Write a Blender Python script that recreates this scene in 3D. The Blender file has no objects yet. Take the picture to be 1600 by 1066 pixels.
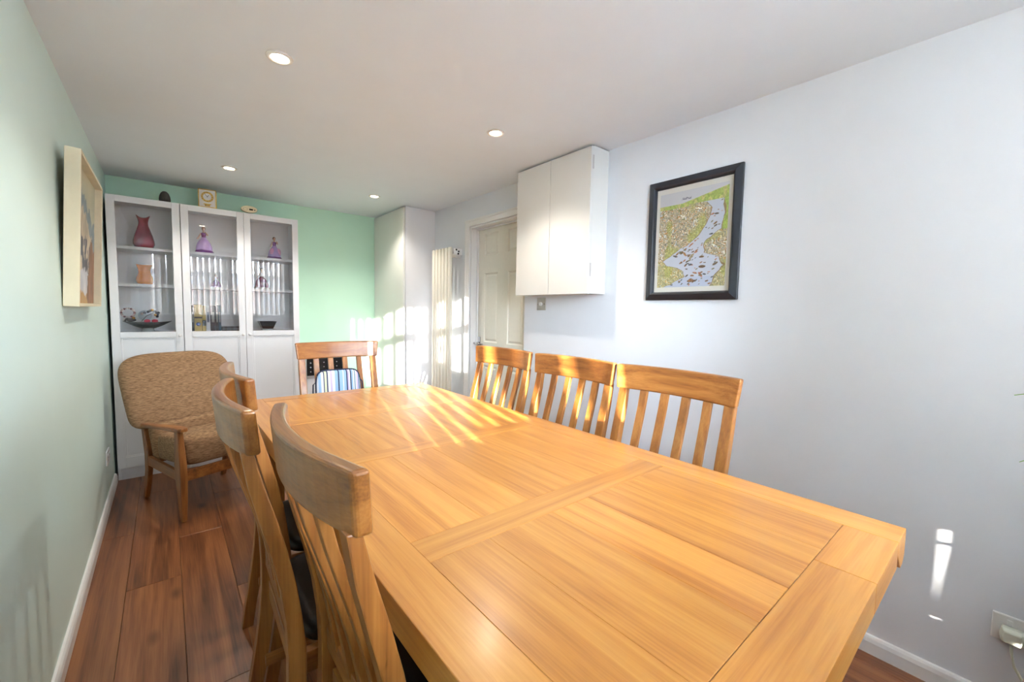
import bpy, bmesh, math, random
from mathutils import Vector, Matrix, Euler
random.seed(7)
PI = math.pi
SC = bpy.context.scene
COL = SC.collection

# ------------------------------------------------------------------ camera
F_PX, YAW, PITCH, ROLL, CAM_Z = 651.96, 0.6927, 0.0697, 0.0184, 1.2596
fw = Vector((math.sin(YAW), math.cos(YAW), 0)); rt = Vector((math.cos(YAW), -math.sin(YAW), 0)); up = Vector((0, 0, 1))
f2 = math.cos(PITCH)*fw - math.sin(PITCH)*up; u2 = math.sin(PITCH)*fw + math.cos(PITCH)*up
r3 = math.cos(ROLL)*rt + math.sin(ROLL)*u2; u3 = -math.sin(ROLL)*rt + math.cos(ROLL)*u2
cam = bpy.data.cameras.new('camera'); cam.sensor_width = 36; cam.lens = F_PX*36/1600; cam.clip_start = .02
co = bpy.data.objects.new('camera', cam); COL.objects.link(co)
co.matrix_world = Matrix(((r3.x, u3.x, -f2.x, 0), (r3.y, u3.y, -f2.y, 0), (r3.z, u3.z, -f2.z, CAM_Z), (0, 0, 0, 1)))
SC.camera = co

# ------------------------------------------------------------------ light
SC.view_settings.view_transform = 'Standard'; SC.view_settings.look = 'None'
SC.view_settings.gamma = 1; SC.view_settings.use_curve_mapping = False
SC.view_settings.exposure = 0.44
SKY, SUN, SPOT = 96.0, 50.0, 22.0
w = bpy.data.worlds.new('sky'); SC.world = w; w.use_nodes = True
nt = w.node_tree; bg = nt.nodes['Background']
tc = nt.nodes.new('ShaderNodeTexCoord'); sp = nt.nodes.new('ShaderNodeSeparateXYZ'); rp = nt.nodes.new('ShaderNodeValToRGB')
nt.links.new(tc.outputs['Generated'], sp.inputs[0]); nt.links.new(sp.outputs['Z'], rp.inputs[0]); nt.links.new(rp.outputs[0], bg.inputs[0])
rp.color_ramp.elements[0].position = 0.0; rp.color_ramp.elements[0].color = (.82, .91, 1, 1)
rp.color_ramp.elements[1].position = 0.8; rp.color_ramp.elements[1].color = (.50, .70, 1, 1)
bg.inputs[1].default_value = SKY
sl = bpy.data.lights.new('sun', 'SUN'); sl.energy = SUN; sl.angle = math.radians(.5); sl.color = (1, .93, .82)
so = bpy.data.objects.new('sun', sl); COL.objects.link(so)
so.rotation_euler = Vector((.27, 1, -.18)).to_track_quat('-Z', 'Y').to_euler(); so.location = (-2, -8, 3)
pl = bpy.data.lights.new('window_portal', 'AREA'); pl.shape = 'RECTANGLE'; pl.size = 2.05; pl.size_y = 1.06
pl.cycles.is_portal = True
po = bpy.data.objects.new('window_portal', pl); COL.objects.link(po); po.location = (.765, -1.0, 1.625); po.rotation_euler = (PI/2, 0, 0)
po.rotation_euler = Vector((0, 1, 0)).to_track_quat('-Z', 'Z').to_euler()

# ------------------------------------------------------------------ helpers
XL, XR, YB, YF, H = -.314, 2.016, 4.312, -.75, 2.206

class MB:
    def __init__(s): s.v = []; s.f = []; s.sm = []
    def add(s, vs, fs, smooth=False):
        b = len(s.v); s.v += [tuple(v) for v in vs]; s.f += [tuple(i+b for i in f) for f in fs]; s.sm += [smooth]*len(fs); return s
    def box(s, x0, x1, y0, y1, z0, z1, M=None):
        vs = [Vector((x, y, z)) for z in (z0, z1) for y in (y0, y1) for x in (x0, x1)]
        if M: vs = [M @ v for v in vs]
        return s.add(vs, [(0, 2, 3, 1), (4, 5, 7, 6), (0, 1, 5, 4), (2, 6, 7, 3), (0, 4, 6, 2), (1, 3, 7, 5)])
    def rings(s, rings, smooth=True, cap=True, closed=False):
        n = len(rings[0]); vs = [p for r in rings for p in r]; fs = []
        m = len(rings)
        for i in range(m if closed else m-1):
            for j in range(n):
                a, b = i*n+j, i*n+(j+1) % n; i2 = (i+1) % m
                fs.append((a, b, i2*n+(j+1) % n, i2*n+j))
        b0 = len(s.v); s.add(vs, fs, smooth)
        if cap and not closed:
            s.add([], [], False)
            s.f += [tuple(b0+k for k in reversed(range(n))), tuple(b0+(m-1)*n+k for k in range(n))]; s.sm += [False, False]
        return s
    def lathe(s, prof, c=(0, 0, 0), n=24, sx=1, sy=1, smooth=True, cap=True, fn=None):
        R = []
        for (r, z) in prof:
            ring = []
            for k in range(n):
                a = 2*PI*k/n; p = Vector((c[0]+r*sx*math.cos(a), c[1]+r*sy*math.sin(a), c[2]+z))
                ring.append(fn(p, a, r, z) if fn else p)
            R.append(ring)
        return s.rings(R, smooth, cap)
    def tube(s, pts, r, n=8, smooth=True):
        pts = [Vector(p) for p in pts]; R = []
        rr = r if isinstance(r, (list, tuple)) else [r]*len(pts)
        up_ = Vector((0, 0, 1))
        for i, p in enumerate(pts):
            t = (pts[min(i+1, len(pts)-1)]-pts[max(i-1, 0)]).normalized()
            u = up_ if abs(t.dot(up_)) < .95 else Vector((1, 0, 0))
            a = t.cross(u).normalized(); b = t.cross(a)
            R.append([p+rr[i]*(math.cos(2*PI*k/n)*a+math.sin(2*PI*k/n)*b) for k in range(n)])
        return s.rings(R, smooth)
    def sweep(s, secs, smooth=False):
        """secs: list of (center, half_a vector, half_b vector) -> rectangular section swept"""
        R = []
        for c, a, b in secs:
            c, a, b = Vector(c), Vector(a), Vector(b); R.append([c-a-b, c+a-b, c+a+b, c-a+b])
        return s.rings(R, smooth)
    def ball(s, c, r, n=10, m=6, sc=(1, 1, 1)):
        R = []
        for i in range(m+1):
            t = PI*i/m; q = max(math.sin(t), .02)
            R.append([(c[0]+r*sc[0]*q*math.cos(2*PI*k/n), c[1]+r*sc[1]*q*math.sin(2*PI*k/n), c[2]-r*sc[2]*math.cos(t)) for k in range(n)])
        return s.rings(R, True)
    def prism(s, poly, axis, a0, a1):
        """poly of 2D points extruded along axis between a0 and a1"""
        def P(p, t):
            return {'x': (t, p[0], p[1]), 'y': (p[0], t, p[1]), 'z': (p[0], p[1], t)}[axis]
        return s.rings([[P(p, a0) for p in poly], [P(p, a1) for p in poly]], False)
    def build(s, name, mat=None, parent=None, bevel=0, seg=2, subsurf=0, autosm=False):
        me = bpy.data.meshes.new(name); me.from_pydata([tuple(v) for v in s.v], [], s.f)
        me.polygons.foreach_set('use_smooth', [bool(x) or autosm for x in s.sm])
        bm = bmesh.new(); bm.from_mesh(me); bmesh.ops.recalc_face_normals(bm, faces=bm.faces); bm.to_mesh(me); bm.free()
        o = bpy.data.objects.new(name, me); COL.objects.link(o)
        if mat: me.materials.append(mat)
        if parent: o.parent = parent
        if bevel:
            m = o.modifiers.new('bevel', 'BEVEL'); m.width = bevel; m.segments = seg; m.limit_method = 'ANGLE'; m.angle_limit = math.radians(40)
            m.harden_normals = False
        if subsurf:
            m = o.modifiers.new('sub', 'SUBSURF'); m.levels = subsurf; m.render_levels = subsurf
        return o

def bx(x0, x1, y0, y1, z0, z1): return MB().box(x0, x1, y0, y1, z0, z1)
def tag(o, label, cat, group=None):
    o['label'] = label; o['category'] = cat
    if group: o['group'] = group
    return o
def thing(name, label, cat, loc=(0, 0, 0), rz=0, group=None):
    o = bpy.data.objects.new(name, None); COL.objects.link(o); o.empty_display_size = .05
    o.location = loc; o.rotation_euler = (0, 0, rz); return tag(o, label, cat, group)
def struct(o): o['kind'] = 'structure'; return o
def part_label(o, l): o['label'] = l; return o
def children(o): return [c for c in bpy.data.objects if c.parent == o]
def dup(o, parent=None):
    c = o.copy(); COL.objects.link(c); c.parent = parent
    for ch in children(o): dup(ch, c)
    return c
def rot_about(c, rx=0, ry=0, rz=0):
    c = Vector(c); return Matrix.Translation(c) @ Euler((rx, ry, rz)).to_matrix().to_4x4() @ Matrix.Translation(-c)

# ------------------------------------------------------------------ materials
def L(c):  # sRGB 0-255 -> linear
    return tuple((x/12.92 if x <= .04045 else ((x+.055)/1.055)**2.4) for x in (v/255 for v in c))
MATS = {}
def mat(name, rgb, rough=.5, var=.04, scale=30, bump=.0, bscale=120, **kw):
    m = bpy.data.materials.new(name); m.use_nodes = True; t = m.node_tree; b = t.nodes['Principled BSDF']
    c = L(rgb) if max(rgb) > 1.5 else rgb
    tc = t.nodes.new('ShaderNodeTexCoord')
    if var:
        n = t.nodes.new('ShaderNodeTexNoise'); n.inputs['Scale'].default_value = scale; n.inputs['Detail'].default_value = 4
        t.links.new(tc.outputs['Object'], n.inputs['Vector'])
        r = t.nodes.new('ShaderNodeValToRGB'); t.links.new(n.outputs[0], r.inputs[0])
        r.color_ramp.elements[0].position = .3; r.color_ramp.elements[1].position = .7
        r.color_ramp.elements[0].color = (*[x*(1-var) for x in c], 1); r.color_ramp.elements[1].color = (*[min(1, x*(1+var)) for x in c], 1)
        t.links.new(r.outputs[0], b.inputs['Base Color'])
    else: b.inputs['Base Color'].default_value = (*c, 1)
    b.inputs['Roughness'].default_value = rough
    for k, v in kw.items(): b.inputs[k.replace('_', ' ')].default_value = v
    if bump:
        n2 = t.nodes.new('ShaderNodeTexNoise'); n2.inputs['Scale'].default_value = bscale; n2.inputs['Detail'].default_value = 3
        t.links.new(tc.outputs['Object'], n2.inputs['Vector'])
        bp = t.nodes.new('ShaderNodeBump'); bp.inputs['Strength'].default_value = bump; bp.inputs['Distance'].default_value = .002
        t.links.new(n2.outputs[0], bp.inputs['Height']); t.links.new(bp.outputs[0], b.inputs['Normal'])
    MATS[name] = m; return m

def wood(name, dark, mid, light, axis, rough=.35, tone=.18, coat=.0, gs=1.0, knots=False, bump=.15):
    m = bpy.data.materials.new(name); m.use_nodes = True; t = m.node_tree; b = t.nodes['Principled BSDF']
    N = t.nodes.new; K = t.links.new
    tc = N('ShaderNodeTexCoord'); oi = N('ShaderNodeObjectInfo')
    mul = N('ShaderNodeMath'); mul.operation = 'MULTIPLY'; mul.inputs[1].default_value = 53.0; K(oi.outputs['Random'], mul.inputs[0])
    add = N('ShaderNodeVectorMath'); add.operation = 'ADD'; K(tc.outputs['Object'], add.inputs[0]); K(mul.outputs[0], add.inputs[1])
    mp = N('ShaderNodeMapping'); s = [24*gs]*3; s['XYZ'.index(axis)] = .9*gs; mp.inputs['Scale'].default_value = s; K(add.outputs[0], mp.inputs['Vector'])
    n1 = N('ShaderNodeTexNoise'); n1.inputs['Scale'].default_value = 1.0; n1.inputs['Detail'].default_value = 5; n1.inputs['Roughness'].default_value = .6
    n1.inputs['Distortion'].default_value = .6; K(mp.outputs[0], n1.inputs['Vector'])
    # cathedral rings: sine of a smooth field
    mp3 = N('ShaderNodeMapping'); s3 = [5*gs]*3; s3['XYZ'.index(axis)] = .55*gs; mp3.inputs['Scale'].default_value = s3; K(add.outputs[0], mp3.inputs['Vector'])
    n3 = N('ShaderNodeTexNoise'); n3.inputs['Scale'].default_value = 1.0; n3.inputs['Detail'].default_value = 1; K(mp3.outputs[0], n3.inputs['Vector'])
    m3 = N('ShaderNodeMath'); m3.operation = 'MULTIPLY'; m3.inputs[1].default_value = 95; K(n3.outputs[0], m3.inputs[0])
    sn = N('ShaderNodeMath'); sn.operation = 'SINE'; K(m3.outputs[0], sn.inputs[0])
    ms = N('ShaderNodeMath'); ms.operation = 'MULTIPLY_ADD'; ms.inputs[1].default_value = .032; K(sn.outputs[0], ms.inputs[0]); K(n1.outputs[0], ms.inputs[2])
    # fine pores
    mp2 = N('ShaderNodeMapping'); s2 = [240*gs]*3; s2['XYZ'.index(axis)] = 7*gs; mp2.inputs['Scale'].default_value = s2; K(add.outputs[0], mp2.inputs['Vector'])
    n2 = N('ShaderNodeTexNoise'); n2.inputs['Scale'].default_value = 1; n2.inputs['Detail'].default_value = 2; K(mp2.outputs[0], n2.inputs['Vector'])
    mm = N('ShaderNodeMath'); mm.operation = 'MULTIPLY_ADD'; mm.inputs[1].default_value = .30; K(n2.outputs[0], mm.inputs[0]); K(ms.outputs[0], mm.inputs[2])
    r = N('ShaderNodeValToRGB'); K(mm.outputs[0], r.inputs[0]); e = r.color_ramp.elements
    e[0].position = .42; e[0].color = (*L(dark), 1); e[1].position = .84; e[1].color = (*L(light), 1)
    k = e.new(.63); k.color = (*L(mid), 1)
    # per-piece tone
    rr = N('ShaderNodeMapRange'); rr.inputs['To Min'].default_value = 1-tone; rr.inputs['To Max'].default_value = 1+tone; 
    wn = N('ShaderNodeTexWhiteNoise'); wn.noise_dimensions = '1D'; K(oi.outputs['Random'], wn.inputs['W']); K(wn.outputs['Value'], rr.inputs['Value'])
    vm = N('ShaderNodeVectorMath'); vm.operation = 'SCALE'; K(r.outputs[0], vm.inputs[0]); K(rr.outputs[0], vm.inputs['Scale'])
    last = vm.outputs[0]
    if knots:
        vo = N('ShaderNodeTexVoronoi'); mk = N('ShaderNodeMapping'); sk = [5.5]*3; sk['XYZ'.index(axis)] = 2.2; mk.inputs['Scale'].default_value = sk
        K(add.outputs[0], mk.inputs['Vector']); K(mk.outputs[0], vo.inputs['Vector']); vo.inputs['Scale'].default_value = 1
        kr = N('ShaderNodeValToRGB'); K(vo.outputs['Distance'], kr.inputs[0]); kr.color_ramp.elements[0].position = .03; kr.color_ramp.elements[0].color = (.25, .2, .16, 1)
        kr.color_ramp.elements[1].position = .15; kr.color_ramp.elements[1].color = (1, 1, 1, 1)
        mx = N('ShaderNodeVectorMath'); mx.operation = 'MULTIPLY'; K(last, mx.inputs[0]); K(kr.outputs[0], mx.inputs[1]); last = mx.outputs[0]
    K(last, b.inputs['Base Color'])
    b.inputs['Roughness'].default_value = rough; b.inputs['Coat Weight'].default_value = coat; b.inputs['Coat Roughness'].default_value = .20
    if bump:
        bp = N('ShaderNodeBump'); bp.inputs['Strength'].default_value = bump; bp.inputs['Distance'].default_value = .001; K(n2.outputs[0], bp.inputs['Height']); K(bp.outputs[0], b.inputs['Normal'])
    MATS[name] = m; return m

def thin_glass(name, boost=1.0, tint=(1, 1, 1)):
    m = bpy.data.materials.new(name); m.use_nodes = True; t = m.node_tree; t.nodes.remove(t.nodes['Principled BSDF'])
    out = t.nodes['Material Output']; tr = t.nodes.new('ShaderNodeBsdfTransparent'); gl = t.nodes.new('ShaderNodeBsdfGlossy'); gl.inputs['Roughness'].default_value = 0.0
    tr.inputs[0].default_value = (*tint, 1)
    fr = t.nodes.new('ShaderNodeFresnel'); fr.inputs[0].default_value = 1.5
    mu = t.nodes.new('ShaderNodeMath'); mu.operation = 'MULTIPLY'; mu.inputs[1].default_value = boost; mu.use_clamp = True
    mx = t.nodes.new('ShaderNodeMixShader'); t.links.new(fr.outputs[0], mu.inputs[0]); t.links.new(mu.outputs[0], mx.inputs[0])
    t.links.new(tr.outputs[0], mx.inputs[1]); t.links.new(gl.outputs[0], mx.inputs[2]); t.links.new(mx.outputs[0], out.inputs[0])
    return m
def emis(name, rgb, s):
    m = bpy.data.materials.new(name); m.use_nodes = True; t = m.node_tree; b = t.nodes['Principled BSDF']
    b.inputs['Base Color'].default_value = (.9, .85, .75, 1); b.inputs['Emission Color'].default_value = (*rgb, 1); b.inputs['Emission Strength'].default_value = s; return m
def vcol_mat(name, rough=.6):
    m = bpy.data.materials.new(name); m.use_nodes = True; t = m.node_tree; b = t.nodes['Principled BSDF']
    a = t.nodes.new('ShaderNodeVertexColor'); a.layer_name = 'Col'; t.links.new(a.outputs[0], b.inputs['Base Color']); b.inputs['Roughness'].default_value = rough; return m

white_wall = mat('white_wall_paint', (225, 230, 237), .55, .012, 6, .08, 260)
ceil_m = mat('ceiling_paint', (234, 241, 248), .7, .01, 5, .06, 240)
mint_pale = mat('mint_wall_paint', (213, 235, 230), .42, .012, 5, .08, 260)
mint = mat('mint_back_wall_paint', (198, 237, 215), .40, .012, 5, .08, 260)
melamine = mat('white_melamine', (249, 250, 252), .5, .005, 8)
gloss_white = mat('white_gloss_paint', (232, 233, 234), .28, .01, 8)
door_white = mat('door_cream_white', (226, 225, 214), .38, .015, 40, .1, 300)
cab_white = mat('white_lacquer', (234, 236, 241), .30, .008, 8)
cab_cream = mat('gloss_cabinet_white', (226, 226, 222), .16, .008, 8)
rad_m = mat('radiator_enamel', (236, 232, 220), .3, .01, 8)
plastic = mat('white_plastic', (232, 233, 232), .35, .01, 20)
plug_m = mat('cream_plastic', (215, 220, 205), .4, .02, 20)
chrome = mat('chrome', (.62, .62, .64), .18, .02, 20, Metallic=1.0)
steel = mat('brushed_steel', (.55, .52, .50), .35, .03, 60, Metallic=1.0)
black = mat('black_gloss', (18, 19, 22), .22, .05, 20)
darkgap = mat('shadow_gap', (55, 52, 50), .8, .05, 20)
leather = mat('dark_leather', (30, 27, 27), .38, .1, 60, .25, 300)
frame_m = mat('blue_black_frame', (30, 33, 40), .30, .10, 30)
gold = mat('brass', (.75, .50, .16), .22, .05, 30, Metallic=1.0)
cushion_piping = mat('navy_piping', (28, 40, 70), .8, .1, 60)
oak = dict(dark=(164, 101, 40), mid=(188, 125, 54), light=(202, 142, 68))
top_y = wood('oak_top_lengthwise', axis='Y', rough=.36, tone=.10, coat=.22, **oak)
top_x = wood('oak_top_crosswise', axis='X', rough=.35, tone=.10, coat=.30, **oak)
ch = dict(dark=(114, 67, 28), mid=(149, 94, 42), light=(172, 116, 58))
chair_x = wood('oak_chair_rail', axis='X', rough=.32, tone=.08, coat=.3, **ch)
chair_z = wood('oak_chair_upright', axis='Z', rough=.32, tone=.10, coat=.3, **ch)
chair_y = wood('oak_chair_depthwise', axis='Y', rough=.32, tone=.10, coat=.3, **ch)
arm_z = wood('teak_armchair_upright', (92, 52, 23), (130, 78, 36), (158, 102, 52), 'Z', .35, .06, .2)
arm_x = wood('teak_armchair_rail', (92, 52, 23), (130, 78, 36), (158, 102, 52), 'Y', .35, .06, .2)
floor_m = wood('walnut_floor', (80, 43, 22), (126, 74, 42), (154, 98, 58), 'Y', .34, .16, .12, gs=.8, knots=True)
glass = thin_glass('cabinet_glass', 1.15); pane_m = thin_glass('window_glass', 1.0); pic_glass = thin_glass('picture_glass', .3)

# ------------------------------------------------------------------ room shell
floor = struct(bx(XL-.12, XR+.25, YF-.3, YB+.12, -.10, -.012).build('floor', darkgap))
pw = .192; nx = int((XR-XL)/pw)+2
lens = [1.21, 1.21, 1.21, 1.21, 1.21]
mesh_cache = {}
for i in range(nx):
    x0 = XL-.05+i*pw; x1 = x0+pw
    y = YF-.25 - random.random()*1.1
    offs = [.35, .95, .15, .7, .5, 1.05, .28, .82][i % 8]
    y = YF-.2-1.21+offs
    while y < YB+.1:
        ya, yb_ = max(y, YF-.25), min(y+1.21, YB+.1)
        if yb_-ya > .05 and x0 < XR+.13:
            o = MB().box(x0+.0006, min(x1, XR+.2)-.0006, ya+.0006, yb_-.0006, -.012, 0).build('plank', floor_m, floor, bevel=.0012, seg=1)
        y += 1.21
ceiling = struct(bx(XL-.12, XR+.25, YF-.3, YB+.12, H, H+.1).build('ceiling', ceil_m))
wl = struct(bx(XL-.12, XL, YF-.3, YB+.12, 0, H).build('wall_left', mint_pale))
wb = struct(bx(XL, XR+.25, YB, YB+.12, 0, H).build('wall_back', mint))
DY0, DY1, DZ = 2.294, 3.005, 1.972
m = MB().box(XR, XR+.16, YF-.3, DY0, 0, H); m.box(XR, XR+.16, DY1, YB, 0, H); m.box(XR, XR+.16, DY0, DY1, DZ, H)
wr = struct(m.build('wall_right', white_wall))
# front wall, window opening and an invented low slot, shaped to throw a sun patch
WX0, WX1, WZ0, WZ1 = -.25, 1.78, 1.10, 2.15
m = MB().box(XL, WX0, YF-.3, YF, 0, H); m.box(WX0, WX1, YF-.3, YF, WZ1, H)
m.box(WX0, 1.70, YF-.3, YF, 0, WZ0); m.box(WX1, XR, YF-.3, YF, WZ0, H)
m.box(1.70, 1.7785, YF-.014, YF, 0, WZ0); m.box(1.7870, XR, YF-.014, YF, 0, WZ0); m.box(1.7785, 1.7870, YF-.014, YF, .704, WZ0); m.box(1.7785, 1.7870, YF-.014, YF, 0, .385)
m.box(1.7785, 1.7870, YF-.014, YF, .650, .661); m.box(1.7785, 1.7870, YF-.014, YF, .405, .424)
m.prism([(1.7870, .385), (1.7850, .385), (1.7850, .405), (1.7822, .424), (1.7824, .463), (1.7840, .55), (1.7863, .620), (1.7867, .704), (1.7870, .704)], 'y', YF-.014, YF)  # tapered edge of the added slot, shapes its sun patch on wall_right
struct(m.build('wall_front', white_wall))

def skirt(name, side, ys, parent=None):
    s = 1 if side == 'l' else -1; xw = XL if side == 'l' else XR
    prof = [(xw, 0), (xw+s*.016, 0), (xw+s*.016, .045), (xw+s*.012, .058), (xw+s*.007, .066), (xw, .068)]
    o = None
    m = MB()
    for a, b in ys: m.prism(prof, 'y', a, b)
    return struct(m.build(name, gloss_white))
skirt('baseboard_left', 'l', [(YF, 4.0)]); skirt('baseboard_right', 'r', [(YF, DY0), (3.07, 3.612)])
struct(bx(XL, XR, YF, YF+.016, 0, .068).build('baseboard_front', gloss_white))
struct(bx(.91, 1.69, YB-.016, YB, 0, .068).build('baseboard_back', gloss_white))
# door: architrave, lining, leaf
m = MB()
m.prism([(XR, 0), (XR-.010, 0), (XR-.016, .02), (XR-.016, .045), (XR-.008, .062), (XR, .062)], 'z', 0, .01)
tr = MB(); tr.box(XR-.016, XR, DY1, DY1+.062, 0, DZ+.055); tr.box(XR-.020, XR-.014, DY1+.045, DY1+.062, 0, DZ+.055)
tr.box(XR-.016, XR, DY0-.0, DY1, DZ, DZ+.055); tr.box(XR-.022, XR-.014, DY0, DY1+.062, DZ+.038, DZ+.055)
struct(tr.build('trim_1', gloss_white, bevel=.003))
ln = MB(); ln.box(XR, XR+.16, DY1-.001-.012, DY1-.001, 0, DZ-.001); ln.box(XR, XR+.16, DY0, DY1-.013, DZ-.014, DZ-.001)
ln.box(XR+.055, XR+.072, DY1-.026, DY1-.013, 0, DZ-.014); ln.box(XR+.055, XR+.072, DY0, DY1-.026, DZ-.027, DZ-.014)
struct(ln.build('trim_2', gloss_white, bevel=.002))
def panel_door(name, x, ya, yb_, za, zb, cols, rows, mtl):
    ys = sorted({ya, yb_, *[v for c in cols for v in c]}); zs = sorted({za, zb, *[v for r in rows for v in r]})
    bm = bmesh.new(); V = {(i, j): bm.verts.new((x, ys[i], zs[j])) for i in range(len(ys)) for j in range(len(zs))}
    pan = []
    for i in range(len(ys)-1):
        for j in range(len(zs)-1):
            f = bm.faces.new((V[i, j], V[i, j+1], V[i+1, j+1], V[i+1, j]))
            if (ys[i], ys[i+1]) in cols and (zs[j], zs[j+1]) in rows: pan.append(f)
    bmesh.ops.recalc_face_normals(bm, faces=bm.faces)
    if pan[0].normal.x > 0: bmesh.ops.reverse_faces(bm, faces=bm.faces)
    bmesh.ops.inset_individual(bm, faces=pan, thickness=.012, depth=-.009)
    bmesh.ops.inset_individual(bm, faces=pan, thickness=.010, depth=0)
    bmesh.ops.inset_individual(bm, faces=pan, thickness=.016, depth=.006)
    # back slab
    bmesh.ops.create_cube(bm, size=1, matrix=Matrix.Translation((x+.028, (ya+yb_)/2, (za+zb)/2)) @ Matrix.Diagonal((.03, yb_-ya, zb-za, 1)))
    me = bpy.data.meshes.new(name); bm.to_mesh(me); bm.free(); me.materials.append(mtl)
    o = bpy.data.objects.new(name, me); COL.objects.link(o); return o
LX = XR+.074
dr = struct(panel_door('door_1', LX, DY0+.002, DY1-.014, .006, DZ-.016, [(2.395, 2.585), (2.715, 2.90)], [(.22, .80), (1.0, 1.58), (1.73, 1.91)], door_white))
hd = MB().box(LX-.008, LX, DY1-.062, DY1-.022, .88, 1.04).build('handle_plate', chrome, dr, bevel=.004)
mb = MB().tube([(LX-.008, DY1-.042, .985), (LX-.05, DY1-.042, .985)], .009, 10); mb.tube([(LX-.05, DY1-.036, .985), (LX-.052, DY1-.08, .985), (LX-.048, DY1-.155, .982)], [.010, .009, .008], 10)
mb.build('lever', chrome, dr)

# window in the front wall
win = bpy.data.objects.new('window_1', None); COL.objects.link(win); win.location = (0, YF-.15, 0); struct(win)
fr = MB(); y0, y1 = -.03, .03
for (a, b, c, d) in [(WX0, WX1, WZ0, WZ0+.06), (WX0, WX1, WZ1-.06, WZ1), (WX0, WX0+.06, WZ0+.06, WZ1-.06), (WX1-.06, WX1, WZ0+.06, WZ1-.06),
                     (-.075, -.005, WZ0+.06, WZ1-.06), (1.03, 1.10, WZ0+.06, WZ1-.06)]: fr.box(a, b, y0, y1, c, d)
for a, b in [(WX0+.06, -.075), (-.005, 1.03), (1.10, WX1-.06)]: fr.box(a, b, y0, y1, 1.775, 1.855)
fr.build('window_frame', gloss_white, win)
for a, b in [(WX0+.06, -.075), (-.005, 1.03), (1.10, WX1-.06)]:
    for c, d in [(WZ0+.06, 1.775), (1.855, WZ1-.06)]:
        bx(a, b, -.002, .002, c, d).build('pane', pane_m, win)
bx(WX0-.0, WX1+.0, .03, .21, WZ0-.0, WZ0+.02).build('window_sill', gloss_white, win)
# vertical blind
fabric = mat('blind_fabric', (236, 236, 236), .8, .02, 40, .15, 400)
bl = thing('vertical_blind', 'white vertical blind with hanging fabric slats across the front window', 'blind', ((WX0+WX1)/2, YF+.045, 2.16))
bx(-1.02, 1.02, -.02, .02, -.012, .02).build('headrail', gloss_white, bl)
cx0 = (WX0+WX1)/2; k = 0; x = WX0+.0; slat_me = None
while x < WX1+.03:
    phi = -35
    if .02 < x < .28: phi = 20
    if .28 <= x < .82: phi = 44 + 5*math.sin(k*2.3)
    if .82 <= x < .92: phi = 10
    if .92 <= x < .98: phi = 58
    if slat_me is None:
        mm_ = MB().box(-.0435, .0435, -.0006, .0006, -1.037, -.014); o = mm_.build('slat', fabric, bl); slat_me = o.data
    else:
        o = bpy.data.objects.new('slat', slat_me); COL.objects.link(o); o.parent = bl
    o.location = (x-cx0, 0, 0); o.rotation_euler = (0, 0, math.radians(phi)); k += 1; x += .080

# outdoors, seen only mirrored in the cabinet glass
grass = mat('concrete_drive', (206, 206, 203), .9, .06, 4); brick_m = mat('pale_brick', (170, 140, 122), .85, .1, 3); tile = mat('roof_tile', (112, 104, 102), .8, .12, 3)
struct(bx(-40, 40, -60, YF-.3, -.35, -.15).build('ground_outside', grass))
hs = thing('bungalow', 'brick bungalow with grey tiled roof mirrored in the display cabinet glass', 'building', (1.5, -17, -.15))
bx(-7, 7, -4, 4, 0, 2.35).build('brick_wall', brick_m, hs)
MB().prism([(-4.4, 2.35), (4.4, 2.35), (4.4, 2.45), (0, 2.85), (-4.4, 2.45)], 'x', -7.3, 7.3).build('roof', tile, hs)
for xx in (-5, -1.5, 2.5, 5.3):
    wf = bx(xx-.8, xx+.8, 3.98, 4.05, .8, 2.0).build('window', gloss_white, hs); bx(xx-.72, xx+.72, 4.05, 4.06, .88, 1.92).build('pane', black, wf)
bx(-7.3, 7.3, 4.38, 4.43, 2.28, 2.46).build('fascia', gloss_white, hs)

# ------------------------------------------------------------------ wall cabinet, tall cupboard
CX = 1.857
wc = thing('wall_cabinet', 'white two-door wall cabinet hung under the ceiling beside the panelled door', 'cabinet', (XR, 1.89, 1.372))
bx(CX+.020-XR, -.001, -.316, .318, .002, H-1.372-.006).build('body', cab_cream, wc, bevel=.001)
for a, b, s in [(-.318, .0015, 1), (.0055, .318, -1)]:
    d = bx(CX-XR, CX+.018-XR, a, b, 0, H-1.372-.012).build('door', cab_cream, wc, bevel=.0015)
for z in (.10, .70):
    bx(CX+.012-XR, CX+.024-XR, -.3195, -.3175, z, z+.075).build('hinge', steel, wc)
BX, BY = 1.690, 3.615
tcb = thing('tall_cupboard', 'tall white ceiling-height cupboard in the far corner with a small knob', 'cupboard', ((BX+XR)/2, (BY+YB)/2, 0))
ox, oy = (BX+XR)/2, (BY+YB)/2
bx(BX+.022-ox, XR-.001-ox, BY-oy, YB-.001-oy, 0, H-.002).build('body', cab_white, tcb, bevel=.001)
td = bx(BX-ox, BX+.019-ox, BY+.001-oy, YB-.006-oy, .07, H-.012).build('door', cab_cream, tcb, bevel=.0015)
kb = MB().lathe([(.004, 0), (.004, .012), (.010, .016), (.0125, .024), (.010, .031), (.002, .033)], n=14)
M_ = Matrix.Translation((BX-ox, 4.012-oy, 1.176)) @ Matrix.Rotation(-PI/2, 4, 'Y'); kb.v = [tuple(M_ @ Vector(v)) for v in kb.v]
kb.build('knob', plastic, td)

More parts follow.
